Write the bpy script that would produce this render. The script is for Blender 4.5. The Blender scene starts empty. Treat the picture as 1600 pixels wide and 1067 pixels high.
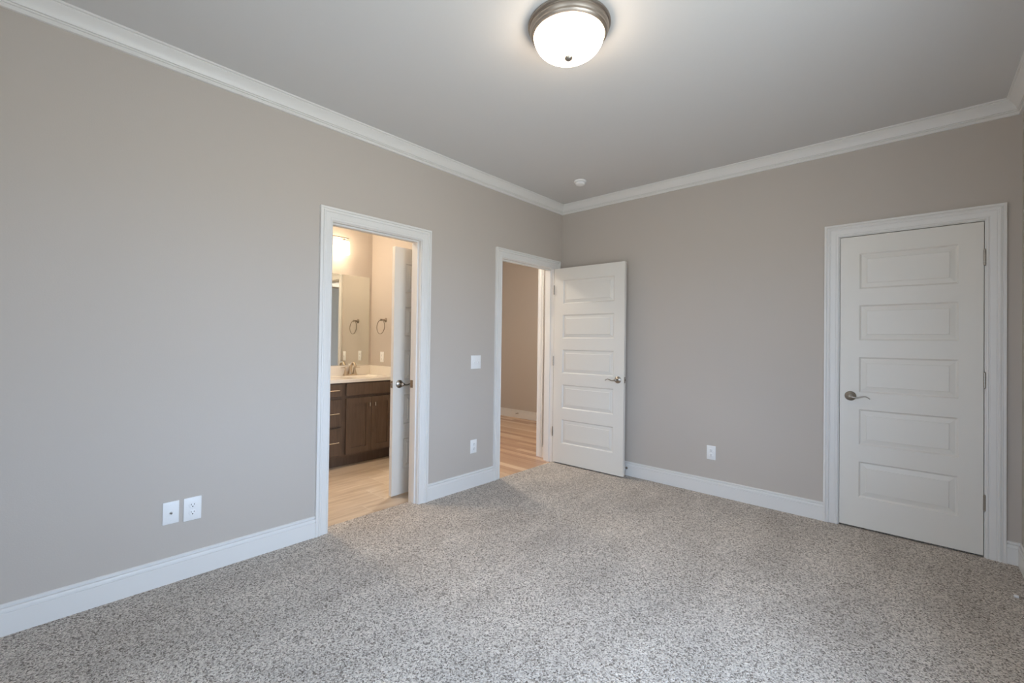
import bpy, bmesh, math, random
from mathutils import Vector, Matrix
C = bpy.context.scene.collection
PI = math.pi
random.seed(4)

# ---------------------------------------------------------------- camera, sky, exposure
FPX, IMW, IMH = 695.474, 1600, 1067
cam_d = bpy.data.cameras.new('camera')
cam = bpy.data.objects.new('camera', cam_d); C.objects.link(cam)
yaw, pitch, roll = 0.73925, 0.010163, 0.013342
fwd = Vector((-math.sin(yaw)*math.cos(pitch), math.cos(yaw)*math.cos(pitch), math.sin(pitch)))
rgt = fwd.cross(Vector((0, 0, 1))).normalized(); upv = rgt.cross(fwd)
r2 = rgt*math.cos(roll) + upv*math.sin(roll); u2 = -rgt*math.sin(roll) + upv*math.cos(roll)
cam.matrix_world = Matrix(((r2.x, u2.x, -fwd.x, 2.8506), (r2.y, u2.y, -fwd.y, -3.9557), (r2.z, u2.z, -fwd.z, 1.2720), (0, 0, 0, 1)))
cam_d.sensor_fit = 'HORIZONTAL'; cam_d.sensor_width = 36.0
cam_d.lens = FPX/IMW*36.0
cam_d.shift_x = 3.93/IMW; cam_d.shift_y = -7.22/IMW
cam_d.clip_start = 0.02
bpy.context.scene.camera = cam

VS = bpy.context.scene.view_settings
VS.view_transform = 'Standard'; VS.look = 'None'; VS.gamma = 1.0; VS.use_curve_mapping = False
VS.exposure = 0.0
cy = bpy.context.scene.cycles; cy.max_bounces = 16; cy.diffuse_bounces = 12; cy.glossy_bounces = 6

W = bpy.data.worlds.new('sky'); bpy.context.scene.world = W; W.use_nodes = True
nt = W.node_tree; nt.nodes.clear()
wo = nt.nodes.new('ShaderNodeOutputWorld'); bg = nt.nodes.new('ShaderNodeBackground')
geo = nt.nodes.new('ShaderNodeNewGeometry'); sep = nt.nodes.new('ShaderNodeSeparateXYZ')
rmp = nt.nodes.new('ShaderNodeValToRGB'); mr = nt.nodes.new('ShaderNodeMapRange')
nt.links.new(geo.outputs['Incoming'], sep.inputs[0])
mr.inputs['From Min'].default_value = 1; mr.inputs['From Max'].default_value = -1
nt.links.new(sep.outputs['Z'], mr.inputs['Value']); nt.links.new(mr.outputs[0], rmp.inputs[0])
e = rmp.color_ramp.elements
SKY, GROUND, STRENGTH = (.87, 1.16, 1.60, 1), (.69, .77, .81, 1), 10.7
e[0].position = 0.0; e[0].color = GROUND
e[1].position = 1.0; e[1].color = SKY
for p, c in ((.47, GROUND), (.52, SKY)):
    k = e.new(p); k.color = c
nt.links.new(rmp.outputs[0], bg.inputs[0]); nt.links.new(bg.outputs[0], wo.inputs[0])
bg.inputs[1].default_value = STRENGTH

def light(name, kind, loc, energy, color, **kw):
    d = bpy.data.lights.new(name, kind); d.energy = energy; d.color = color
    for k, v in kw.items(): setattr(d, k, v)
    o = bpy.data.objects.new(name, d); C.objects.link(o); o.location = loc
    return o
# two daylight windows out of view: one in the right wall (y WY0..WY1), one added in the rear wall to brighten the back wall (x WX0..WX1)
WY0, WY1, WX0, WX1, WZ0, WZ1 = -3.50, -2.15, 1.85, 2.50, 0.62, 2.12
YR = -4.45                               # rear wall
RIGHT_WINDOW, ADDED_REAR_WINDOW = True, True
def portal(loc, rot, sx, sy):
    p = light('window_portal', 'AREA', loc, 1, (1, 1, 1), shape='RECTANGLE', size=sx, size_y=sy); p.rotation_euler = rot; p.data.cycles.is_portal = True
if RIGHT_WINDOW: portal((3.314+.13, (WY0+WY1)/2, (WZ0+WZ1)/2), (0, PI/2, 0), WZ1-WZ0, WY1-WY0)
if ADDED_REAR_WINDOW: portal(((WX0+WX1)/2, YR-.13, (WZ0+WZ1)/2), (PI/2, 0, 0), WX1-WX0, WZ1-WZ0)

# ---------------------------------------------------------------- dimensions
H = 2.745; XW = 3.314; TW = .115
DH = 2.045                               # top of the door slabs
RO = .018; CW = .085                                # casing width
BA0, BA1 = -2.577, -1.867                # bathroom door, clear opening in left wall (y)
HA0, HA1 = -.942, -.132                  # hall door, clear opening in left wall (y)
CB0, CB1 = 2.449, 3.163                  # closet door, clear opening in back wall (x)
BX = -1.855; BY = -1.2; BY0 = -3.4       # bathroom back wall, its wall by the towel ring, its far end
BD0, BD1 = -1.062, -.335                 # bathroom's inner door, clear opening (x)
HY = -.04; HF = 1.68; HX0 = -3.6         # hall

# ---------------------------------------------------------------- materials
def mat(name, color, rough=.6, metal=0., spec=.5, emit=None, es=0.):
    m = bpy.data.materials.new(name); m.use_nodes = True
    b = m.node_tree.nodes['Principled BSDF']
    b.inputs['Base Color'].default_value = (*color, 1); b.inputs['Roughness'].default_value = rough
    b.inputs['Metallic'].default_value = metal; b.inputs['Specular IOR Level'].default_value = spec
    if emit: b.inputs['Emission Color'].default_value = (*emit, 1); b.inputs['Emission Strength'].default_value = es
    return m
def N(m, t, **kw):
    n = m.node_tree.nodes.new(t)
    for k, v in kw.items(): setattr(n, k, v)
    return n
def L(m, a, b): m.node_tree.links.new(a, b)
def bsdf(m): return m.node_tree.nodes['Principled BSDF']
def math_(m, op, a, b=None):
    n = N(m, 'ShaderNodeMath', operation=op)
    for i, x in enumerate((a, b)):
        if x is None: continue
        if isinstance(x, (int, float)): n.inputs[i].default_value = x
        else: L(m, x, n.inputs[i])
    return n.outputs[0]
def add_bump(m, scale, dist, strength=.3, detail=2):
    tc = N(m, 'ShaderNodeTexCoord'); nz = N(m, 'ShaderNodeTexNoise'); bp = N(m, 'ShaderNodeBump')
    nz.inputs['Scale'].default_value = scale; nz.inputs['Detail'].default_value = detail
    bp.inputs['Distance'].default_value = dist; bp.inputs['Strength'].default_value = strength
    L(m, tc.outputs['Object'], nz.inputs['Vector']); L(m, nz.outputs[0], bp.inputs['Height']); L(m, bp.outputs[0], bsdf(m).inputs['Normal'])
    return m

LAMP, VANITY, HALL, BATH_FILL = 22.0, 17.0, 195.0, 130.0    # the lit glass of the lamps; the bathroom ceiling one is added fill
M = {}
M['wall'] = add_bump(mat('wall_paint', (.530, .480, .428), .75, spec=.3), 160, .001, .25)
M['ceiling'] = add_bump(mat('ceiling_paint', (.655, .645, .63), .85, spec=.2), 120, .001, .25)
M['trim'] = mat('trim_white', (.77, .755, .725), .38, spec=.45)
M['door'] = add_bump(mat('door_white', (.765, .735, .675), .42, spec=.45), 60, .0006, .12)
M['plastic'] = mat('white_plastic', (.86, .86, .85), .3)
M['nickel'] = mat('satin_nickel', (.40, .365, .32), .30, 1.0)
M['nickel_dark'] = mat('aged_nickel', (.28, .24, .20), .38, 1.0)
M['chrome'] = mat('polished_nickel', (.72, .68, .62), .16, 1.0)
M['slot'] = mat('slot_dark', (.02, .018, .016), .6)
M['pan'] = mat('brushed_pan', (.42, .37, .32), .42, 1.0)
M['glass_lit'] = mat('lit_dome_glass', (.9, .88, .84), .3, emit=(1.0, .81, .61), es=LAMP)
M['shade_lit'] = mat('lit_shade_glass', (.9, .88, .84), .3, emit=(1.0, .80, .58), es=VANITY)
M['mirror'] = mat('mirror_glass', (.83, .86, .83), .015, 1.0)
M['rubber'] = mat('white_rubber', (.80, .80, .79), .5)
M['counter'] = mat('cultured_marble', (.80, .76, .69), .16)
M['closet'] = mat('closet_paint', (.5, .47, .43), .9)

# carpet: short looped pile, flecked yarn
m = M['carpet'] = mat('carpet_loops', (.4, .37, .34), .95, spec=.1)
tc = N(m, 'ShaderNodeTexCoord'); ns = N(m, 'ShaderNodeTexNoise'); ns.inputs['Scale'].default_value = 90; ns.inputs['Detail'].default_value = 2
mixv = N(m, 'ShaderNodeMix', data_type='VECTOR'); mixv.inputs[0].default_value = .012
L(m, tc.outputs['Object'], ns.inputs['Vector']); L(m, tc.outputs['Object'], mixv.inputs[4]); L(m, ns.outputs['Color'], mixv.inputs[5])
vo = N(m, 'ShaderNodeTexVoronoi'); vo.inputs['Scale'].default_value = 185
L(m, mixv.outputs[1], vo.inputs['Vector'])
wn = N(m, 'ShaderNodeTexWhiteNoise'); L(m, vo.outputs['Position'], wn.inputs[0])
r1 = N(m, 'ShaderNodeValToRGB'); L(m, wn.outputs[0], r1.inputs[0])
el = r1.color_ramp.elements; el[0].position = .06; el[0].color = (.23, .198, .166, 1); el[1].position = 1; el[1].color = (.86, .79, .71, 1)
for p, c in ((.25, (.42, .373, .325, 1)), (.45, (.61, .55, .485, 1))): k = el.new(p); k.color = c
big = N(m, 'ShaderNodeTexNoise'); big.inputs['Scale'].default_value = 2.3; big.inputs['Detail'].default_value = 4
mp = N(m, 'ShaderNodeMapping'); mp.inputs['Scale'].default_value = (1.6, .7, 1); mp.inputs['Rotation'].default_value = (0, 0, .5)
L(m, tc.outputs['Object'], mp.inputs[0]); L(m, mp.outputs[0], big.inputs['Vector'])
br = N(m, 'ShaderNodeMapRange'); br.inputs['From Min'].default_value = .32; br.inputs['From Max'].default_value = .68; br.inputs['To Min'].default_value = .88; br.inputs['To Max'].default_value = 1.08
L(m, big.outputs[0], br.inputs['Value'])
hsv = N(m, 'ShaderNodeHueSaturation'); L(m, r1.outputs[0], hsv.inputs['Color']); L(m, br.outputs[0], hsv.inputs['Value'])
L(m, hsv.outputs[0], bsdf(m).inputs['Base Color'])
bp = N(m, 'ShaderNodeBump', invert=True); bp.inputs['Distance'].default_value = .006; bp.inputs['Strength'].default_value = 1.0
L(m, vo.outputs['Distance'], bp.inputs['Height'])
L(m, bp.outputs[0], bsdf(m).inputs['Normal'])

def plank_mat(name, along, wdt, lng, cols, grout, gcol, rough, stagger, grain=(3, 60), vary=.55):
    """boards running along axis 'along' (0 = x, 1 = y); each board its own tone, with long grain"""
    m = mat(name, cols[0], rough, spec=.4)
    tc = N(m, 'ShaderNodeTexCoord'); sp = N(m, 'ShaderNodeSeparateXYZ'); L(m, tc.outputs['Object'], sp.inputs[0])
    a = sp.outputs[along]; c = sp.outputs[1-along]
    rowf = math_(m, 'DIVIDE', c, wdt); row = math_(m, 'FLOOR', rowf)
    if stagger == 'random':
        w1 = N(m, 'ShaderNodeTexWhiteNoise', noise_dimensions='1D'); L(m, row, w1.inputs['W']); off = w1.outputs[0]
    else: off = math_(m, 'ADD', math_(m, 'MULTIPLY', row, stagger[0]), stagger[1])
    posf = math_(m, 'ADD', math_(m, 'DIVIDE', a, lng), off); idx = math_(m, 'FLOOR', posf)
    cv = N(m, 'ShaderNodeCombineXYZ'); L(m, row, cv.inputs[0]); L(m, idx, cv.inputs[1])
    w2 = N(m, 'ShaderNodeTexWhiteNoise'); L(m, cv.outputs[0], w2.inputs[0])
    gv = N(m, 'ShaderNodeCombineXYZ'); L(m, math_(m, 'MULTIPLY', a, grain[0]), gv.inputs[0]); L(m, math_(m, 'MULTIPLY', c, grain[1]), gv.inputs[1])
    L(m, math_(m, 'MULTIPLY', w2.outputs[0], 40), gv.inputs[2])
    gn = N(m, 'ShaderNodeTexNoise'); gn.inputs['Scale'].default_value = 1; gn.inputs['Detail'].default_value = 5; gn.inputs['Distortion'].default_value = .6
    L(m, gv.outputs[0], gn.inputs['Vector'])
    f = math_(m, 'ADD', math_(m, 'MULTIPLY', w2.outputs[0], vary), math_(m, 'MULTIPLY', gn.outputs[0], 1-vary))
    rp = N(m, 'ShaderNodeValToRGB'); L(m, f, rp.inputs[0])
    el = rp.color_ramp.elements; el[0].position = .12; el[0].color = (*cols[0], 1); el[1].position = .85; el[1].color = (*cols[2], 1)
    k = el.new(.48); k.color = (*cols[1], 1)
    fr, fp = math_(m, 'FRACT', rowf), math_(m, 'FRACT', posf)
    g1 = math_(m, 'MULTIPLY', math_(m, 'MINIMUM', fr, math_(m, 'SUBTRACT', 1, fr)), wdt)
    g2 = math_(m, 'MULTIPLY', math_(m, 'MINIMUM', fp, math_(m, 'SUBTRACT', 1, fp)), lng)
    g = math_(m, 'LESS_THAN', math_(m, 'MINIMUM', g1, g2), grout/2)
    mx = N(m, 'ShaderNodeMix', data_type='RGBA'); L(m, g, mx.inputs[0]); L(m, rp.outputs[0], mx.inputs[6]); mx.inputs[7].default_value = (*gcol, 1)
    L(m, mx.outputs[2], bsdf(m).inputs['Base Color'])
    bp = N(m, 'ShaderNodeBump', invert=True); bp.inputs['Distance'].default_value = .001; bp.inputs['Strength'].default_value = .5
    L(m, g, bp.inputs['Height']); L(m, bp.outputs[0], bsdf(m).inputs['Normal'])
    return m
M['tile'] = plank_mat('wood_look_tile', 1, .305, .6125, ((.35, .255, .175), (.56, .45, .335), (.74, .65, .53)), .004, (.66, .58, .48), .35, (1/3, .865), (2.2, 22), .16)
M['oak'] = plank_mat('oak_planks', 0, .085, 1.1, ((.36, .21, .14), (.58, .39, .255), (.72, .53, .37)), .0012, (.26, .16, .10), .25, 'random', (2.5, 45), .6)

def wood_mat(name, c0, c1):
    m = mat(name, c0, .42, spec=.4)
    tc = N(m, 'ShaderNodeTexCoord'); mp = N(m, 'ShaderNodeMapping'); mp.inputs['Scale'].default_value = (22, 22, 2.5)
    nz = N(m, 'ShaderNodeTexNoise'); nz.inputs['Scale'].default_value = 1.6; nz.inputs['Detail'].default_value = 6; nz.inputs['Distortion'].default_value = .8
    rp = N(m, 'ShaderNodeValToRGB'); rp.color_ramp.elements[0].color = (*c0, 1); rp.color_ramp.elements[1].color = (*c1, 1)
    rp.color_ramp.elements[0].position = .2; rp.color_ramp.elements[1].position = .9
    L(m, tc.outputs['Object'], mp.inputs[0]); L(m, mp.outputs[0], nz.inputs['Vector']); L(m, nz.outputs[0], rp.inputs[0]); L(m, rp.outputs[0], bsdf(m).inputs['Base Color'])
    return m
M['cabinet'] = wood_mat('stained_maple', (.080, .052, .036), (.150, .102, .070))

# ---------------------------------------------------------------- mesh helpers
def obj(name, bm, m, parent=None, smooth=None):
    bmesh.ops.recalc_face_normals(bm, faces=bm.faces)
    me = bpy.data.meshes.new(name); bm.to_mesh(me); bm.free()
    me.materials.append(m)
    o = bpy.data.objects.new(name, me); C.objects.link(o)
    if smooth is not None:
        me.polygons.foreach_set('use_smooth', [True]*len(me.polygons))
        me.set_sharp_from_angle(angle=math.radians(smooth))
    if parent: o.parent = parent
    return o
def tag(o, label, cat, group=None, kind=None):
    o['label'] = label; o['category'] = cat
    if group: o['group'] = group
    if kind: o['kind'] = kind
    return o
def thing(name, label, cat, loc=(0, 0, 0), rz=0, group=None, kind=None):
    o = bpy.data.objects.new(name, None); C.objects.link(o); o.location = loc; o.rotation_euler = (0, 0, rz)
    o.empty_display_size = .05
    return tag(o, label, cat, group, kind)
def struct(name, bm, m, label, cat, smooth=None):
    return tag(obj(name, bm, m, smooth=smooth), label, cat, kind='structure')
def dup(root, loc, rz, label):
    r = root.copy(); C.objects.link(r); r.location = loc; r.rotation_euler = (0, 0, rz); r['label'] = label
    for ch in list(root.children):
        c = ch.copy(); C.objects.link(c); c.parent = r
        for g in list(ch.children):
            d = g.copy(); C.objects.link(d); d.parent = c
    return r
def box(bm, x0, x1, y0, y1, z0, z1, bev=0, seg=2):
    vs = [bm.verts.new((x, y, z)) for x in (x0, x1) for y in (y0, y1) for z in (z0, z1)]
    F = [bm.faces.new([vs[i] for i in f]) for f in ((0, 1, 3, 2), (4, 6, 7, 5), (0, 4, 5, 1), (2, 3, 7, 6), (0, 2, 6, 4), (1, 5, 7, 3))]
    if bev:
        es = {e for f in F for e in f.edges}
        bmesh.ops.bevel(bm, geom=list(es), offset=bev, segments=seg, affect='EDGES', profile=.5)
    return bm
def boxes(*bs, bev=0):
    bm = bmesh.new()
    for b in bs: box(bm, *b, bev=bev)
    return bm
def lathe(bm, prof, n=40, mtx=None):
    """prof: (r, z) points revolved about z"""
    rings = []
    for r, z in prof:
        if r < 1e-6: rings.append([bm.verts.new((0, 0, z))])
        else: rings.append([bm.verts.new((r*math.cos(2*PI*i/n), r*math.sin(2*PI*i/n), z)) for i in range(n)])
    for a, b in zip(rings, rings[1:]):
        for i in range(n):
            j = (i+1) % n
            if len(a) == 1 and len(b) == 1: continue
            if len(a) == 1: bm.faces.new((a[0], b[i], b[j]))
            elif len(b) == 1: bm.faces.new((a[i], a[j], b[0]))
            else: bm.faces.new((a[i], a[j], b[j], b[i]))
    if mtx is not None: bmesh.ops.transform(bm, matrix=mtx, verts=[v for r in rings for v in r])
    return bm
TO_FRONT = Matrix.Rotation(PI/2, 4, 'X')          # z axis -> -y (out of a wall whose front is -y)
def tube(bm, pts, rad, n=12, closed=False, flat=1.0, up=Vector((0, 0, 1))):
    """round or oval tube along points; rad a number or a list; flat scales the section along 'up'"""
    P = [Vector(p) for p in pts]; k = len(P); R_ = rad if isinstance(rad, (list, tuple)) else [rad]*k
    rings = []
    for i, p in enumerate(P):
        a = P[(i-1) % k] if (closed or i > 0) else p; b = P[(i+1) % k] if (closed or i < k-1) else p
        t = (b-a).normalized(); s = t.cross(up)
        if s.length < 1e-4: s = t.cross(Vector((0, 1, 0)))
        s.normalize(); w = s.cross(t)
        rings.append([bm.verts.new(p + s*math.cos(2*PI*j/n)*R_[i] + w*math.sin(2*PI*j/n)*R_[i]*flat) for j in range(n)])
    pairs = list(zip(rings, rings[1:])) + ([(rings[-1], rings[0])] if closed else [])
    for a, b in pairs:
        for j in range(n): bm.faces.new((a[j], a[(j+1) % n], b[(j+1) % n], b[j]))
    if not closed: bm.faces.new(rings[0][::-1]); bm.faces.new(rings[-1])
    return bm
def smooth_path(pts, n=6):
    P = [Vector(p) for p in pts]; out = []
    for i in range(len(P)-1):
        p0, p1, p2, p3 = P[max(i-1, 0)], P[i], P[i+1], P[min(i+2, len(P)-1)]
        for k in range(n):
            t = k/n
            out.append(.5*((2*p1) + (p2-p0)*t + (2*p0-5*p1+4*p2-p3)*t*t + (3*p1-p0-3*p2+p3)*t**3))
    return out + [P[-1]]
def sweep(bm, path, prof):
    """path: list of (point, u_dir, v_dir): the profile (u, v) is set at each point, so corners are mitred"""
    rings = [[bm.verts.new(Vector(p) + Vector(u)*a + Vector(v)*b) for a, b in prof] for p, u, v in path]
    n = len(prof)
    for A, B in zip(rings, rings[1:]):
        for j in range(n-1): bm.faces.new((A[j], A[j+1], B[j+1], B[j]))
    for r in (rings[0], rings[-1]):
        try: bm.faces.new(r)
        except ValueError: pass
    return bm

CASING = [(0, 0), (0, .008), (.004, .0115), (.010, .012), (.0125, .0085), (.0165, .0085), (.019, .0105), (.044, .0135), (.0475, .0115), (.051, .0125), (.0535, .0185), (.058, .0200), (.0625, .0185),
          (.0640, .0125), (.0690, .0125), (.0715, .0205), (.0835, .0205), (.085, .019), (.085, 0)]
def casing(bm, x0, x1, top, wall=0.0, sign=-1, z0=0.0):
    """three mitred lengths round an opening x0..x1, local front -y (sign -1) on the plane y = wall"""
    v = (0, sign, 0)
    return sweep(bm, [((x0, wall, z0), (-1, 0, 0), v), ((x0, wall, top), (-1, 0, 1), v), ((x1, wall, top), (1, 0, 1), v), ((x1, wall, z0), (1, 0, 0), v)], CASING)
BASE = [(0, .133), (.005, .133), (.0090, .1300), (.0090, .1240), (.0015, .1220), (.0015, .1165), (.0130, .1150), (.0152, .110), (.0152, .1005), (.0105, .0988), (.0105, .0958), (.0152, .0940), (.0152, 0), (0, 0)]
def base_run(bm, p, q, nrm, mp=(0, 0), mq=(0, 0)):
    """baseboard from p to q on a wall whose normal is nrm; mp and mq shift the ends per unit of thickness (mitres)"""
    d = (Vector((*q, 0))-Vector((*p, 0))).normalized(); n = Vector((*nrm, 0))
    a = n + d*mp[0]; b = n + d*mq[0]
    return sweep(bm, [((*p, 0), a, (0, 0, 1)), ((*q, 0), b, (0, 0, 1))], BASE)
CROWN = [(0, 0), (.070, 0), (.070, -.009), (.0655, -.0105), (.0605, -.0105), (.0605, -.0145), (.057, -.0175), (.050, -.023), (.042, -.030), (.035, -.038), (.029, -.047), (.025, -.056), (.0225, -.0635),
         (.0150, -.0640), (.0150, -.0685), (.0190, -.0695), (.0190, -.0735), (.0120, -.0745), (.0120, -.0780), (.0150, -.0790), (.0150, -.0915), (.013, -.093), (0, -.093)]

# ---------------------------------------------------------------- room shell
fl = boxes((0, XW, YR, 0, -.06, 0), (CB0-RO, CB1+RO, 0, TW, -.06, -.002), (-.09, 0, BA0-.0, BA1, -.06, 0))
struct('floor', fl, M['carpet'], 'beige flecked loop carpet covering the bedroom floor', 'carpet floor')
struct('floor_bathroom', boxes((BX, -.09, BY0, BY, -.06, -.010), (BD0, BD1, BY, BY+TW, -.06, -.010)), M['tile'], 'wood-look tile floor of the bathroom in front of the vanity', 'tile floor')
struct('floor_hall', boxes((HX0, -TW, BY+TW, HF, -.06, -.006), (-TW, -.001, HA0, HA1, -.06, -.006)), M['oak'], 'oak plank floor of the hall beyond the open bedroom door', 'wood floor')
wl = boxes((-TW, 0, YR, BA0-RO, -.06, H), (-TW, 0, BA1+RO, HA0-RO, -.06, H), (-TW, 0, HA1+RO, 0, -.06, H), (-TW, 0, BA0-RO, BA1+RO, DH+.022, H), (-TW, 0, HA0-RO, HA1+RO, DH+.022, H))
struct('wall_left', wl, M['wall'], 'greige painted wall with the bathroom doorway and the hall doorway', 'wall')
wb = boxes((0, CB0-RO, 0, TW, -.06, H), (CB1+RO, XW, 0, TW, -.06, H), (CB0-RO, CB1+RO, 0, TW, DH+.022, H))
struct('wall_back', wb, M['wall'], 'greige painted wall with the closed closet door', 'wall')
struct('wall_right', boxes((XW, XW+TW, YR, WY0, -.06, H), (XW, XW+TW, WY1, TW, -.06, H), (XW, XW+TW, WY0, WY1, -.06, WZ0), (XW, XW+TW, WY0, WY1, WZ1, H), *([] if RIGHT_WINDOW else [(XW+.05, XW+TW, WY0, WY1, WZ0, WZ1)])), M['wall'], 'greige painted wall beside the closet door, seen edge-on', 'wall')
struct('wall_rear', boxes((-TW, WX0, YR-TW, YR, -.06, H), (WX1, XW+TW, YR-TW, YR, -.06, H), (WX0, WX1, YR-TW, YR, -.06, WZ0), (WX0, WX1, YR-TW, YR, WZ1, H), *([] if ADDED_REAR_WINDOW else [(WX0, WX1, YR-TW, YR-.05, WZ0, WZ1)])), M['wall'], 'greige painted wall opposite the closet door', 'wall')
struct('ceiling', boxes((-TW, XW+TW, YR-TW, TW, H, H+.08)), M['ceiling'], 'flat pale ceiling of the bedroom', 'ceiling')
# closet behind the closed door
struct('wall_closet', boxes((CB0-.4, CB1+.3, .75, .80, -.06, H), (CB0-.45, CB0-.4, TW, .8, -.06, H), (CB1+.3, CB1+.35, TW, .8, -.06, H), (CB0-.4, CB1+.3, TW, .8, H, H+.05), (CB0-.4, CB1+.3, TW, .8, -.06, -.012)),
       M['closet'], 'closet interior shut behind the closed panel door', 'wall')
# bathroom
struct('wall_bathroom_back', boxes((BX-TW, BX, BY0, BY+TW, -.06, H)), M['wall'], 'warmly lit bathroom wall behind the mirror and vanity', 'wall')
wbr = boxes((BX, BD0-RO, BY, BY+TW, -.06, H), (BD1+RO, -TW, BY, BY+TW, -.06, H), (BD0-RO, BD1+RO, BY, BY+TW, DH+.022, H))
struct('wall_bathroom_right', wbr, M['wall'], 'warmly lit bathroom wall carrying the towel ring', 'wall')
struct('wall_bathroom_left', boxes((BX-TW, -TW, BY0-TW, BY0, -.06, H)), M['wall'], 'far wall of the bathroom out of view of the doorway', 'wall')
struct('ceiling_bathroom', boxes((BX-TW, -TW, BY0-TW, BY+TW, H, H+.08)), M['ceiling'], 'bathroom ceiling above the vanity light', 'ceiling')
# hall and the space past its cased opening
OX1 = -.200                               # cased opening on the hall's right: from here to the left
struct('wall_hall_right', boxes((OX1+.004, -TW, HY, HY+TW, -.06, H), (HX0, OX1+.004, HY, HY+TW, 2.70, H)), M['wall'], 'short piece of hall wall beside the tall cased opening', 'wall')
struct('wall_hall_far', boxes((HX0, 0, HF, HF+TW, -.06, H)), M['wall'], 'tan hall wall with white baseboard seen through the hall doorway', 'wall')
struct('wall_hall_end', boxes((HX0-TW, HX0, BY, HF+TW, -.06, H)), M['wall'], 'end wall of the hall past the doorway', 'wall')
struct('wall_hall_left', boxes((HX0, BX-TW, BY, BY+TW, -.06, H)), M['wall'], 'hall wall continuing past the bathroom', 'wall')
struct('wall_hall_side', boxes((-.12, 0, TW, HF, -.06, H)), M['wall'], 'side wall of the space past the cased opening', 'wall')
struct('ceiling_hall', boxes((HX0, -TW, BY+TW, HF, H, H+.08)), M['ceiling'], 'hall ceiling past the open bedroom door', 'ceiling')

# baseboards
t = .0152
bm = bmesh.new()
base_run(bm, (0, YR), (0, BA0-.005-CW), (1, 0), (1, 0), (0, 0)); base_run(bm, (0, BA1+.005+CW), (0, HA0-.005-CW), (1, 0))
base_run(bm, (0, HA1+.005+CW), (0, 0), (1, 0), (0, 0), (-1, 0))
struct('baseboard_left', bm, M['trim'], 'white baseboard along the wall with the two doorways', 'baseboard', 30)
bm = bmesh.new()
base_run(bm, (0, 0), (CB0-.005-CW, 0), (0, -1), (1, 0)); base_run(bm, (CB1+.005+CW, 0), (XW, 0), (0, -1), (0, 0), (-1, 0))
struct('baseboard_back', bm, M['trim'], 'white baseboard along the wall with the closet door', 'baseboard', 30)
struct('baseboard_right', base_run(bmesh.new(), (XW, 0), (XW, YR), (-1, 0), (1, 0), (-1, 0)), M['trim'], 'white baseboard running back from beside the closet door', 'baseboard', 30)
struct('baseboard_rear', base_run(bmesh.new(), (XW, YR), (0, YR), (0, 1), (1, 0), (-1, 0)), M['trim'], 'white baseboard along the wall opposite the closet door', 'baseboard', 30)
bm = base_run(bmesh.new(), (HX0, HF), (-.12, HF), (0, -1)); o = struct('baseboard_hall_far', bm, M['trim'], 'white baseboard on the tan wall seen through the hall doorway', 'baseboard', 30); o.location.z = -.006
bm = base_run(bmesh.new(), (OX1, HY), (-TW, HY), (0, -1)); o = struct('baseboard_hall_right', bm, M['trim'], 'short white baseboard end beside the cased opening in the hall', 'baseboard', 30); o.location.z = -.006
bm = base_run(bmesh.new(), (-1.33, BY), (BD0-.005-CW, BY), (0, -1)); base_run(bm, (BD1+.005+CW, BY), (-TW, BY), (0, -1))
o = struct('baseboard_bathroom', bm, M['trim'], 'white baseboard in the bathroom between vanity and inner door', 'baseboard', 30); o.location.z = -.010

# crown moulding, one mitred length per wall
def crown(name, p, q, nrm, label):
    d = (Vector((*q, 0))-Vector((*p, 0))).normalized(); n = Vector((*nrm, 0))
    struct(name, sweep(bmesh.new(), [((*p, H), n+d, (0, 0, 1)), ((*q, H), n-d, (0, 0, 1))], CROWN), M['trim'], label, 'crown moulding', 25)
crown('trim_1', (0, YR), (0, 0), (1, 0), 'white crown moulding above the wall with the two doorways')
crown('trim_2', (0, 0), (XW, 0), (0, -1), 'white crown moulding above the wall with the closet door')
crown('trim_3', (XW, 0), (XW, YR), (-1, 0), 'white crown moulding turning the corner beyond the closet door')
crown('trim_4', (XW, YR), (0, YR), (0, 1), 'white crown moulding above the wall opposite the closet door')

# the two windows (the rear one added for its light): frame, sash bars, casing, sill
def window(name, label, loc, rz, wd):
    w = thing(name, label, 'window', loc, rz, kind='structure')
    hw = wd/2; hh = WZ1-WZ0
    obj('window_frame', boxes((-hw, hw, .0, .10, 0, .04), (-hw, hw, .0, .10, hh-.04, hh), (-hw, -hw+.04, .0, .10, .04, hh-.04), (hw-.04, hw, .0, .10, .04, hh-.04), (-.04, .04, .0, .10, .04, hh-.04)), M['trim'], w)
    obj('window_sash', boxes((-hw+.04, -.04, .04, .08, hh/2-.02, hh/2+.02), (.04, hw-.04, .04, .08, hh/2-.02, hh/2+.02)), M['trim'], w)
    obj('window_casing', casing(bmesh.new(), -hw, hw, hh, 0, -1, 0), M['trim'], w, 30)
    obj('window_sill', boxes((-hw-.1, hw+.1, -.04, 0, -.03, 0), bev=.004), M['trim'], w)
if RIGHT_WINDOW: window('window_1', 'double white-framed window in the wall beside the closet door, out of view', (XW, (WY0+WY1)/2, WZ0), -PI/2, WY1-WY0)
if ADDED_REAR_WINDOW: window('added_window_2', 'added white-framed window opposite the closet door for extra daylight, out of view', ((WX0+WX1)/2, YR, WZ0), PI, WX1-WX0)  # added window, lets in daylight for the closet door and back wall

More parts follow.
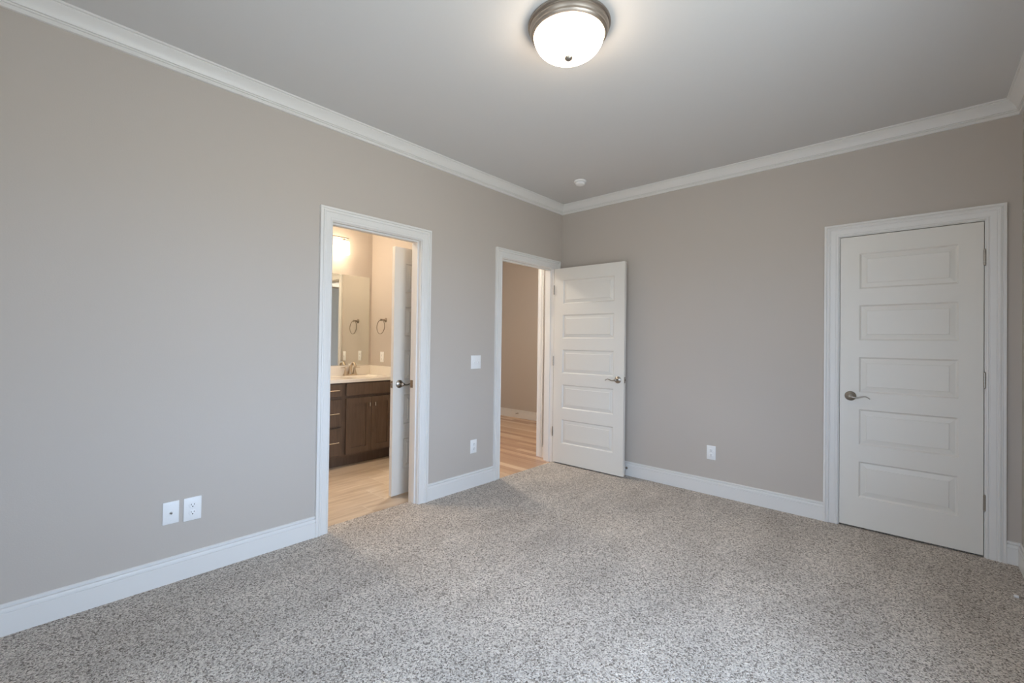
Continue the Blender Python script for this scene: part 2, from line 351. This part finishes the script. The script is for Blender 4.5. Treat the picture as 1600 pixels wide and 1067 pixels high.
# ---------------------------------------------------------------- door frames: casing, jamb, stop strips
def door_frame(name, label, loc, rz, wd, floor_z=0, depth=TW, stop_y=.045, back_casing=True):
    """local: x across the clear opening 0..wd, front -y on the wall face y = 0, wall goes to y = depth"""
    f = thing(name, label, 'door frame', loc, rz, kind='structure')
    top = DH+.004
    obj('casing', casing(bmesh.new(), -.005, wd+.005, top+.005, 0, -1, floor_z), M['trim'], f, 28)
    if back_casing: obj('casing', casing(bmesh.new(), -.005, wd+.005, top+.005, depth, 1, floor_z-.01), M['trim'], f, 28)
    obj('jamb', boxes((-RO, 0, 0, depth, floor_z-.012, top), (wd, wd+RO, 0, depth, floor_z-.012, top), (-RO, wd+RO, 0, depth, top, top+.018)), M['trim'], f)
    s = stop_y
    obj('stop_strip', boxes((0, .011, s, s+.034, floor_z-.008, top-.011), (wd-.011, wd, s, s+.034, floor_z-.008, top-.011), (0, wd, s, s+.034, top-.011, top)), M['trim'], f)
    return f
fr = door_frame('trim_5', 'white cased frame around the bathroom doorway', (0, BA0, 0), PI/2, BA1-BA0, stop_y=.030)
bm = boxes((-.0015, .0015, .068, .112, .895, .955)); sp = obj('strike_plate', bm, M['nickel'], fr); sp.location = (BA1-BA0, 0, 0); sp['label'] = 'brass-toned strike plate'
fr = door_frame('trim_6', 'white cased frame around the hall doorway next to the room corner', (0, HA0, 0), PI/2, HA1-HA0, stop_y=.042)
bm = boxes((-.0015, .0015, .004, .034, .892, .950)); sp = obj('strike_plate', bm, M['nickel_dark'], fr); sp['label'] = 'dark metal strike plate'
door_frame('trim_7', 'white cased frame around the closed closet door', (CB0, 0, 0), 0, CB1-CB0, stop_y=.042, back_casing=False)
door_frame('trim_8', 'white cased frame of the inner bathroom door by the vanity', (BD0, BY, -.010), 0, BD1-BD0, stop_y=.042)
# tall cased opening past the hall door
f = thing('trim_9', 'tall white casing on the hall wall just past the open bedroom door', 'door frame', (OX1, HY, -.006), 0, kind='structure')
obj('casing', sweep(bmesh.new(), [((0, 0, 0), (-1, 0, 0), (0, -1, 0)), ((0, 0, 2.69), (-1, 0, 0), (0, -1, 0))], [(CW-a, b) for a, b in CASING[::-1]]), M['trim'], f, 28)
obj('jamb', boxes((-.083, -.065, 0, TW, 0, 2.7), bev=.001), M['trim'], f)
obj('side_fill', boxes((-.065, .004, .0, TW, 0, 2.7)), M['wall'], f)

# ---------------------------------------------------------------- panel doors
PZ = [(.208, .455), (.572, .819), (.937, 1.183), (1.300, 1.546), (1.660, 1.907)]    # panel heights above the slab's foot
RINGS = [(0, 0), (.002, .0020), (.009, .0100), (.013, .0105), (.0400, .0050), (.0420, .0008)]
def slab(wd, ht, th, mx):
    """five raised panels on both faces, x 0..wd, y 0..th (front face y = 0), z 0..ht"""
    bm = bmesh.new()
    xs = [0, mx, wd-mx, wd]; zs = [0]+[v for p in PZ for v in p]+[ht]
    for yf, s in ((0, 1), (th, -1)):
        def P(x, z, d=0): return bm.verts.new((x, yf+s*d, z))
        G = [[P(x, z) for z in zs] for x in xs]
        for i in range(3):
            for j in range(len(zs)-1):
                q = [G[i][j], G[i+1][j], G[i+1][j+1], G[i][j+1]]
                if i == 1 and j % 2 == 1:
                    a, b, c, d = xs[1], xs[2], zs[j], zs[j+1]; prev = q
                    for ins, dep in RINGS[1:]:
                        cur = [P(a+ins, c+ins, dep), P(b-ins, c+ins, dep), P(b-ins, d-ins, dep), P(a+ins, d-ins, dep)]
                        for k in range(4): bm.faces.new((prev[k], prev[(k+1) % 4], cur[(k+1) % 4], cur[k]))
                        prev = cur
                    bm.faces.new(prev)
                else: bm.faces.new(q)
    for x0, x1, z0, z1 in ((0, 0, 0, ht), (wd, wd, 0, ht)):
        bm.faces.new([bm.verts.new(v) for v in ((x0, 0, z0), (x0, th, z0), (x0, th, z1), (x0, 0, z1))])
    for z in (0, ht): bm.faces.new([bm.verts.new(v) for v in ((0, 0, z), (wd, 0, z), (wd, th, z), (0, th, z))])
    bmesh.ops.remove_doubles(bm, verts=bm.verts, dist=1e-5)
    # the side strips join the face grids edge by edge
    return bm
def lever(parent, x, z, side, y=0.0, front=-1):
    """rosette and wave lever on the face y; side = +1 lever points to +x"""
    mt = Matrix.Translation((x, y, z)) @ (TO_FRONT if front < 0 else Matrix.Rotation(-PI/2, 4, 'X'))
    ro = obj('rosette', lathe(bmesh.new(), [(0, 0), (.0335, 0), (.0335, .003), (.0315, .0062), (.026, .0085), (.0245, .0075), (.021, .0095), (.015, .0125), (.0125, .015), (0, .016)], 40, mt), M['nickel'], parent, 40)
    f = front
    bm = lathe(bmesh.new(), [(0, .012), (.0115, .012), (.0105, .030), (.0115, .040), (.014, .046), (.0135, .056), (.009, .061), (0, .062)], 24, mt)
    pts = smooth_path([(x-side*.004, y+f*.051, z+.001), (x+side*.018, y+f*.052, z-.004), (x+side*.040, y+f*.053, z-.006), (x+side*.062, y+f*.052, z+.001), (x+side*.080, y+f*.050, z+.006), (x+side*.096, y+f*.048, z+.001), (x+side*.110, y+f*.046, z-.010)], 5)
    k = len(pts); tube(bm, pts, [.0105-.006*(i/(k-1))**.7 for i in range(k)], 12, flat=.72)
    obj('lever', bm, M['nickel'], ro, 45)
    return ro
def hinge(parent, x, y, z):
    bm = bmesh.new()
    for k in range(5):
        a = z-.045+k*.018
        lathe(bm, [(0, a+.0004), (.0062, a+.0004), (.0062, a+.0176), (0, a+.0176)], 14, Matrix.Translation((x, y, 0)))
    for s in (-1, 1): lathe(bm, [(0, z+s*.045), (.005, z+s*.045), (.0055, z+s*.048), (.003, z+s*.051), (0, z+s*.052)], 12, Matrix.Translation((x, y, 0)))
    return obj('hinge', bm, M['nickel'], parent, 40)
ST = .035
def door(name, label, loc, rz, wd, hinge_side, ht=2.033, mx=.108, back_lever=True, latch=True):
    """local: origin at the hinge pin's foot; slab toward +x (hinge_side 'left') or -x ('right'); front -y"""
    d = thing(name, label, 'door', loc, rz, kind='structure')
    s = 1 if hinge_side == 'left' else -1; g = .004
    sl = obj('door_panel', slab(wd, ht, ST, mx), M['door'], d); sl.location = (g if s > 0 else -g-wd, 0, 0)
    lz = .908
    lever(d, s*(g+wd-.061), lz, -s)
    if back_lever: lever(d, s*(g+wd-.061), lz, -s, ST, 1)
    for z in (.318, 1.062, 1.812): hinge(d, 0, -.004, z)
    if latch:
        xe = s*(g+wd)
        o = obj('latch_plate', boxes((min(xe, xe+s*.0016), max(xe, xe+s*.0016), .005, .030, lz-.029, lz+.029)), M['nickel'], d)
        obj('latch_bolt', boxes((min(xe, xe+s*.010), max(xe, xe+s*.010), .012, .023, lz-.008, lz+.008), bev=.002), M['nickel_dark'], o)
    return d
door('door_1', 'closed white five-panel closet door with lever handle', (3.1635, -.002, .012), 0, .7070, 'right', ht=2.031, back_lever=False, latch=False)
door('door_2', 'white five-panel bedroom door standing open against the wall beside the hall doorway', (.016, -.149, .012), math.radians(1.7), .803, 'left', mx=.108)
door('door_3', 'white panel door standing open inside the bathroom, mostly hidden by the doorway jamb', (BD1+.036, BY-.008, 0.002), PI/2+math.radians(1.5), .705, 'right')

# ---------------------------------------------------------------- wall plates
def plate(parent, w_, h_, t_=.006):
    bm = bmesh.new(); box(bm, -w_/2, w_/2, -t_, 0, -h_/2, h_/2, bev=.0028, seg=2)
    return obj('wall_plate', bm, M['plastic'], parent, 60)
def screw(parent, x, z, y=-.006):
    return obj('screw', lathe(bmesh.new(), [(0, 0), (.0034, 0), (.003, .0012), (0, .0016)], 14, Matrix.Translation((x, y, z)) @ TO_FRONT), M['plastic'], parent, 40)
def duplex(label, loc, rz, w_=.072, h_=.117, group='white duplex outlets'):
    o = thing('duplex_outlet', label, 'outlet', loc, rz, group)
    plate(o, w_, h_); screw(o, 0, 0)
    for dz in (.0195, -.0195):
        bm = bmesh.new(); n = 28; ring = []
        for y, k in ((-.0050, 1.0), (-.0078, 1.0), (-.0085, .94)):
            row = []
            for i in range(n):
                a = 2*PI*i/n; x = .0172*k*math.cos(a); z = .0172*k*math.sin(a); z = max(-.0138*k, min(.0138*k, z))
                row.append(bm.verts.new((x, y, z+dz)))
            ring.append(row)
        for a, b in zip(ring, ring[1:]):
            for i in range(n): bm.faces.new((a[i], a[(i+1) % n], b[(i+1) % n], b[i]))
        bm.faces.new(ring[-1])
        rc = obj('receptacle', bm, M['plastic'], o, 40)
        bm = boxes((-.0075, -.0052, -.0089, -.0070, dz+.0005, dz+.0085), (.0052, .0075, -.0089, -.0070, dz+.0012, dz+.0078))
        lathe(bm, [(0, 0), (.0030, 0), (.0030, .0016), (0, .0016)], 12, Matrix.Translation((0, -.0073, dz-.0065)) @ TO_FRONT)
        obj('slots', bm, M['slot'], rc)
    return o
duplex('white outlet low on the wall between the bathroom and hall doorways', (0, -1.280, .352), PI/2)
duplex('white outlet beside the cable plate, on the wall left of the bathroom doorway', (0, -3.325, .358), PI/2, .080, .122)
duplex('white outlet low on the wall between the open door and the closet door', (1.576, 0, .353), 0)
duplex('ivory outlet above the vanity splash, below the towel ring', (-1.605, BY, 1.077), 0)
o = thing('cable_plate', 'white cable jack plate on the wall, left of the wide white outlet', 'wall plate', (0, -3.4185, .361), PI/2)
plate(o, .070, .115); screw(o, 0, .0415); screw(o, 0, -.0415)
bm = lathe(bmesh.new(), [(.0062, 0), (.0062, .0035), (.0045, .004), (.0045, .014), (.002, .0142), (0, .010)], 6, Matrix.Translation((0, -.006, 0)) @ TO_FRONT)
obj('coaxial_jack', bm, M['nickel'], o, 30)
def switch(name, label, loc, rz, gangs):
    o = thing(name, label, 'light switch', loc, rz)
    wid = .070+.046*(gangs-1); plate(o, wid, .117)
    for g in range(gangs):
        x = (g-(gangs-1)/2)*.046
        screw(o, x, .030); screw(o, x, -.030)
        bm = boxes((x-.0050, x+.0050, -.0075, -.0050, -.012, .012), bev=.0008)
        t_ = bmesh.new(); box(t_, -.0035, .0035, -.013, 0, -.0045, .0045, bev=.001)
        s = 1 if g % 2 else -1
        bmesh.ops.transform(t_, matrix=Matrix.Translation((x, -.006, .001*s)) @ Matrix.Rotation(s*.5, 4, 'X'), verts=t_.verts)
        me = bpy.data.meshes.new('tmp'); t_.to_mesh(me); t_.free(); bm.from_mesh(me); bpy.data.meshes.remove(me)
        obj('toggle', bm, M['plastic'], o)
    return o
switch('light_switch', 'white double light switch on the wall between the two doorways', (0, -1.266, 1.087), PI/2, 2)
switch('light_switch', 'pale light switch beside the inner bathroom door, seen in the mirror', (-1.225, BY, 1.06), 0, 1)

# ---------------------------------------------------------------- spring door stops on the baseboards
def door_stop(label, loc, rz, ln=.078):
    o = thing('door_stop', label, 'door stop', loc, rz, 'spring door stops')
    obj('base_cap', lathe(bmesh.new(), [(0, 0), (.011, 0), (.011, .003), (.007, .008), (0, .009)], 18, TO_FRONT), M['nickel'], o, 40)
    turns = 22; pts = [(.0045*math.cos(2*PI*i/10), -.007-(ln-.020)*i/(turns*10), .0045*math.sin(2*PI*i/10)) for i in range(turns*10+1)]
    obj('spring', tube(bmesh.new(), pts, .0011, 6, up=Vector((0, 1, 0.01))), M['nickel_dark'], o, 60)
    obj('tip', lathe(bmesh.new(), [(0, ln-.016), (.006, ln-.016), (.0078, ln-.012), (.0078, ln-.003), (.006, ln), (0, ln)], 18, TO_FRONT), M['rubber'], o, 40)
    return o
door_stop('metal spring door stop on the baseboard behind the open bedroom door', (.805, -.0152, .072), 0, .050)
door_stop('white-tipped spring door stop low by the wall in front of the closet door', (XW-.0152, -.640, .052), -PI/2, .085)
door_stop('small dark door stop on the hall baseboard seen through the hall doorway', (-2.06, HF-.0152, .072), 0)

# ---------------------------------------------------------------- smoke detector and ceiling light
o = thing('smoke_detector', 'small round white smoke detector on the ceiling near the corner', 'smoke detector', (.585, -.540, H))
obj('mounting_base', lathe(bmesh.new(), [(0, 0), (.056, 0), (.058, -.004), (.056, -.012), (.052, -.014), (0, -.014)], 40), M['plastic'], o, 40)
obj('sensor_cover', lathe(bmesh.new(), [(0, -.013), (.034, -.013), (.034, -.019), (.047, -.020), (.048, -.023), (.046, -.030), (.040, -.036), (.028, -.040), (0, -.041)], 40), M['plastic'], o, 40)

LX, LY = 1.655, -2.262
o = thing('ceiling_light', 'round flush ceiling light with glowing glass bowl and brushed nickel rim', 'ceiling light', (LX, LY, H))
obj('pan', lathe(bmesh.new(), [(0, 0), (.186, 0), (.190, -.003), (.190, -.010), (.186, -.013), (.181, -.0135), (.180, -.016), (.183, -.022), (.182, -.030), (.177, -.036), (.1755, -.040), (.176, -.046), (.172, -.052), (.164, -.056), (.160, -.054), (.150, -.050), (0, -.046)], 72), M['pan'], o, 35)
dome = [(.161, -.052)]
for i in range(1, 15):
    a = (PI/2)*i/14; dome.append((.161*math.cos(a)**.85, -.052-.097*math.sin(a)))
dome[-1] = (0, -.149)
obj('glass_bowl', lathe(bmesh.new(), dome, 72), M['glass_lit'], o, 60)
obj('finial', lathe(bmesh.new(), [(0, -.142), (.019, -.142), (.021, -.149), (.018, -.157), (.010, -.163), (0, -.165)], 20), M['nickel'], o, 40)

# ---------------------------------------------------------------- bathroom
CX = -1.37; VY0, VY1 = -2.125, BY-.003           # cabinet face and ends
v = thing('vanity_cabinet', 'dark brown stained bathroom vanity cabinet with drawers and two doors', 'cabinet', ((BX+CX)/2, (VY0+VY1)/2, -.010))
ox, oy = v.location.x, v.location.y
def vb(x0, x1, y0, y1, z0, z1, bev=0): return (x0-ox, x1-ox, y0-oy, y1-oy, z0+.010, z1+.010)
obj('body', boxes(vb(BX+.003, CX, VY0, VY0+.018, .100, .838), vb(BX+.003, CX, VY1-.018, VY1, .100, .838), vb(BX+.003, CX, VY0+.018, VY1-.018, .100, .118), vb(BX+.003, BX+.009, VY0+.018, VY1-.018, .118, .838), vb(CX-.020, CX, VY0+.018, VY1-.018, .118, .838)), M['cabinet'], v)
obj('toe_kick', boxes(vb(BX+.003, CX-.065, VY0+.002, VY1, -.010, .100)), M['cabinet'], v)
FT = .024
dy0, dy1 = VY0+.018, -1.806
for z0, z1 in ((.706, .828), (.408, .672), (.122, .392)):
    d = obj('drawer', boxes(vb(CX, CX+FT, dy0, dy1, z0, z1), bev=.003), M['cabinet'], v)
    yc = (dy0+dy1)/2-oy; zc = (z0+z1)/2+.010 if z1 < .8 else (z0+z1)/2+.010
    xf = CX+FT-ox; bm = bmesh.new()
    tube(bm, [(xf+.030, yc-.112, zc), (xf+.030, yc+.112, zc)], .0058, 12)
    for s in (-.09, .09): tube(bm, [(xf-.001, yc+s, zc), (xf+.030, yc+s, zc)], .0048, 10)
    obj('pull', bm, M['chrome'], d, 40)
obj('false_front', boxes(vb(CX, CX+FT, -1.756, VY1-.024, .706, .828), bev=.003), M['cabinet'], v)
ym = -1.4775
for y0, y1, ks in ((-1.756, ym-.0015, 1), (ym+.0015, VY1-.024, -1)):
    z0, z1 = .118, .678; fw = .058
    bm = boxes(vb(CX, CX+FT, y0, y0+fw, z0, z1), vb(CX, CX+FT, y1-fw, y1, z0, z1), vb(CX, CX+FT, y0+fw, y1-fw, z0, z0+fw), vb(CX, CX+FT, y0+fw, y1-fw, z1-fw, z1), vb(CX, CX+FT-.009, y0+fw-.002, y1-fw+.002, z0+fw-.002, z1-fw+.002))
    d = obj('cabinet_door', bm, M['cabinet'], v)
    yk = (y1-.030 if ks > 0 else y0+.030)-oy; xf = CX+FT-ox; bm = bmesh.new()
    tube(bm, [(xf-.001, yk, .612), (xf+.026, yk, .612)], .005, 10); tube(bm, [(xf+.026, yk, .612-.019), (xf+.026, yk, .612+.019)], .0062, 12)
    obj('knob', bm, M['chrome'], d, 40)

# countertop with integral basin, back and side splash
SX, SY, SA, SB = -1.590, -1.480, .140, .195
CZ0, CZ1 = .838, .872
ct = thing('countertop', 'cream cultured marble vanity top with backsplash on the dark cabinet', 'countertop', ((BX+CX)/2, (VY0+VY1)/2, CZ0))
ox2, oy2 = ct.location.x, ct.location.y
bm = bmesh.new(); n = 48
X0, X1, Y0, Y1 = BX+.002-ox2, CX+.028-ox2, VY0-.010-oy2, BY-.002-oy2
cx_, cy_ = SX-ox2, SY-oy2
def rect_pt(a):
    c, s = math.cos(a), math.sin(a); k = 1e9
    if c > 1e-9: k = min(k, (X1-cx_)/c)
    if c < -1e-9: k = min(k, (X0-cx_)/c)
    if s > 1e-9: k = min(k, (Y1-cy_)/s)
    if s < -1e-9: k = min(k, (Y0-cy_)/s)
    return cx_+k*c, cy_+k*s
angs = sorted([2*PI*i/n for i in range(n)] + [math.atan2(y-cy_, x-cx_) % (2*PI) for x in (X0, X1) for y in (Y0, Y1)])
out = [rect_pt(a) for a in angs]; hz = CZ1-CZ0
rings = [[bm.verts.new((x, y, 0)) for x, y in out], [bm.verts.new((x, y, hz-.006)) for x, y in out],
         [bm.verts.new((cx_+(x-cx_)*.992, cy_+(y-cy_)*.992, hz)) for x, y in out]]
for sc_, z in ((1.0, 0), (.97, -.004), (.93, -.02), (.85, -.055), (.62, -.10), (.25, -.118)):
    rings.append([bm.verts.new((cx_+SA*sc_*math.cos(a), cy_+SB*sc_*math.sin(a), hz+z)) for a in angs])
k = len(angs)
for a, b in zip(rings, rings[1:]):
    for i in range(k): bm.faces.new((a[i], a[(i+1) % k], b[(i+1) % k], b[i]))
bm.faces.new(rings[-1])
obj('top_with_basin', bm, M['counter'], ct, 40)
obj('backsplash', boxes((X0, X0+.018, Y0, Y1, hz-.001, hz+.104), bev=.003), M['counter'], ct)
obj('side_splash', boxes((X0+.018, X1-.02, Y1-.018, Y1, hz-.001, hz+.104), bev=.003), M['counter'], ct)
obj('drain', lathe(bmesh.new(), [(0, hz-.117), (.020, hz-.117), (.019, hz-.114), (0, hz-.115)], 20, Matrix.Translation((cx_, cy_, 0))), M['chrome'], ct)

fa = thing('faucet', 'brushed nickel two-handle faucet on the cream vanity top', 'faucet', (-1.792, -1.484, CZ1-.001), PI/2)
M['faucet'] = mat('warm_nickel', (.52, .44, .34), .28, 1.0)
bm = bmesh.new()
box(bm, -.076, .076, -.026, .026, 0, .016, bev=.005, seg=3)
obj('base', bm, M['faucet'], fa, 50)
sp = smooth_path([(0, .004, .012), (.0, .002, .050), (0, -.006, .090), (0, -.026, .124), (0, -.056, .142), (0, -.088, .136), (0, -.108, .112), (0, -.112, .100)], 5)
k = len(sp); obj('spout', tube(bmesh.new(), sp, [.021-.009*min(1, i/(k*.55)) for i in range(k)], 16, up=Vector((1, 0, 0))), M['faucet'], fa, 60)
for s in (-1, 1):
    bm = lathe(bmesh.new(), [(0, .012), (.026, .012), (.0235, .022), (.0165, .046), (.0125, .068), (.0125, .074), (.0125, .084), (.008, .090), (0, .091)], 20, Matrix.Translation((s*.051, 0, 0)))
    pts = smooth_path([(s*.048, 0, .082), (s*.066, -.002, .088), (s*.086, -.004, .090), (s*.112, -.006, .088)], 4)
    tube(bm, pts, [.0075-.003*i/(len(pts)-1) for i in range(len(pts))], 10, flat=.7)
    obj('handle', bm, M['faucet'], fa, 50)

mi = thing('mirror', 'frameless bathroom mirror above the vanity backsplash', 'mirror', (BX, -1.675, .980), PI/2)
bm = bmesh.new(); mw = .448; box(bm, -mw, mw, -.005, -.001, 0, 1.012, bev=.002)
obj('glass', bm, M['mirror'], mi)

# vanity light bar with three glass shades
vl = thing('vanity_light', 'glowing vanity light bar on the bathroom wall above the mirror', 'wall light', (BX, -1.865, 2.37), PI/2)
obj('backplate', boxes((-.11, .11, -.022, 0, -.055, .055), bev=.006), M['nickel'], vl)
bm = tube(bmesh.new(), [(-.305, -.125, 0), (.305, -.125, 0)], .0075, 12)
for x in (-.06, .06): tube(bm, [(x, -.02, 0), (x, -.125, 0)], .006, 10)
obj('bar', bm, M['nickel'], vl, 40)
for x in (-.250, 0, .250):
    s = obj('socket_cap', lathe(bmesh.new(), [(0, -.006), (.007, -.006), (.007, -.020), (.020, -.026), (.026, -.036), (0, -.036)], 20, Matrix.Translation((x, -.125, 0))), M['nickel'], vl, 40)
    obj('shade', lathe(bmesh.new(), [(.0, -.034), (.026, -.034), (.050, -.040), (.058, -.052), (.060, -.080), (.060, -.170), (.056, -.178), (0, -.178)], 32, Matrix.Translation((x, -.125, 0))), M['shade_lit'], s, 40)

tr = thing('towel_ring', 'brushed nickel towel ring on the bathroom wall beside the mirror', 'towel ring', (-1.545, BY, 1.493), 0)
bm = lathe(bmesh.new(), [(0, 0), (.025, 0), (.025, .004), (.021, .010), (.013, .014), (.010, .020), (.010, .050), (.013, .054), (.013, .066), (.008, .070), (0, .071)], 28, TO_FRONT)
obj('post', bm, M['nickel_dark'], tr, 40)
pts = [(.078*math.sin(2*PI*i/48), -.060-.004*(1-math.cos(2*PI*i/48)), -.078+.078*math.cos(2*PI*i/48)) for i in range(48)]
obj('ring', tube(bmesh.new(), pts, .0042, 10, closed=True, up=Vector((0, 1, 0))), M['nickel_dark'], tr, 60)

# ---------------------------------------------------------------- hall ceiling lamp and an added bathroom fill lamp, out of view
M['bath_fill_lit'] = mat('bath_fill_glass', (.9, .88, .84), .3, emit=(1.0, .82, .62), es=BATH_FILL)
hl = thing('hall_light', 'small round ceiling lamp lighting the hall, out of view of the doorway', 'ceiling light', (-1.15, -.52, H))
obj('pan', lathe(bmesh.new(), [(0, 0), (.15, 0), (.15, -.02), (.13, -.03), (0, -.03)], 40), M['pan'], hl, 40)
M['hall_lit'] = mat('lit_hall_glass', (.9, .88, .84), .3, emit=(1.0, .91, .80), es=HALL)
obj('glass_bowl', lathe(bmesh.new(), [(.128, -.028), (.122, -.06), (.09, -.09), (.04, -.105), (0, -.108)], 40), M['hall_lit'], hl, 60)
bl = thing('added_bathroom_light', 'added round ceiling lamp brightening the bathroom, out of view above the doorway', 'ceiling light', (-.95, -2.55, H))  # added fill lamp to brighten tile, counter and vanity
for o in hl.children:
    c = o.copy(); C.objects.link(c); c.parent = bl
    if c.name.startswith('glass_bowl'):
        c.data = o.data.copy(); c.data.materials[0] = M['bath_fill_lit']
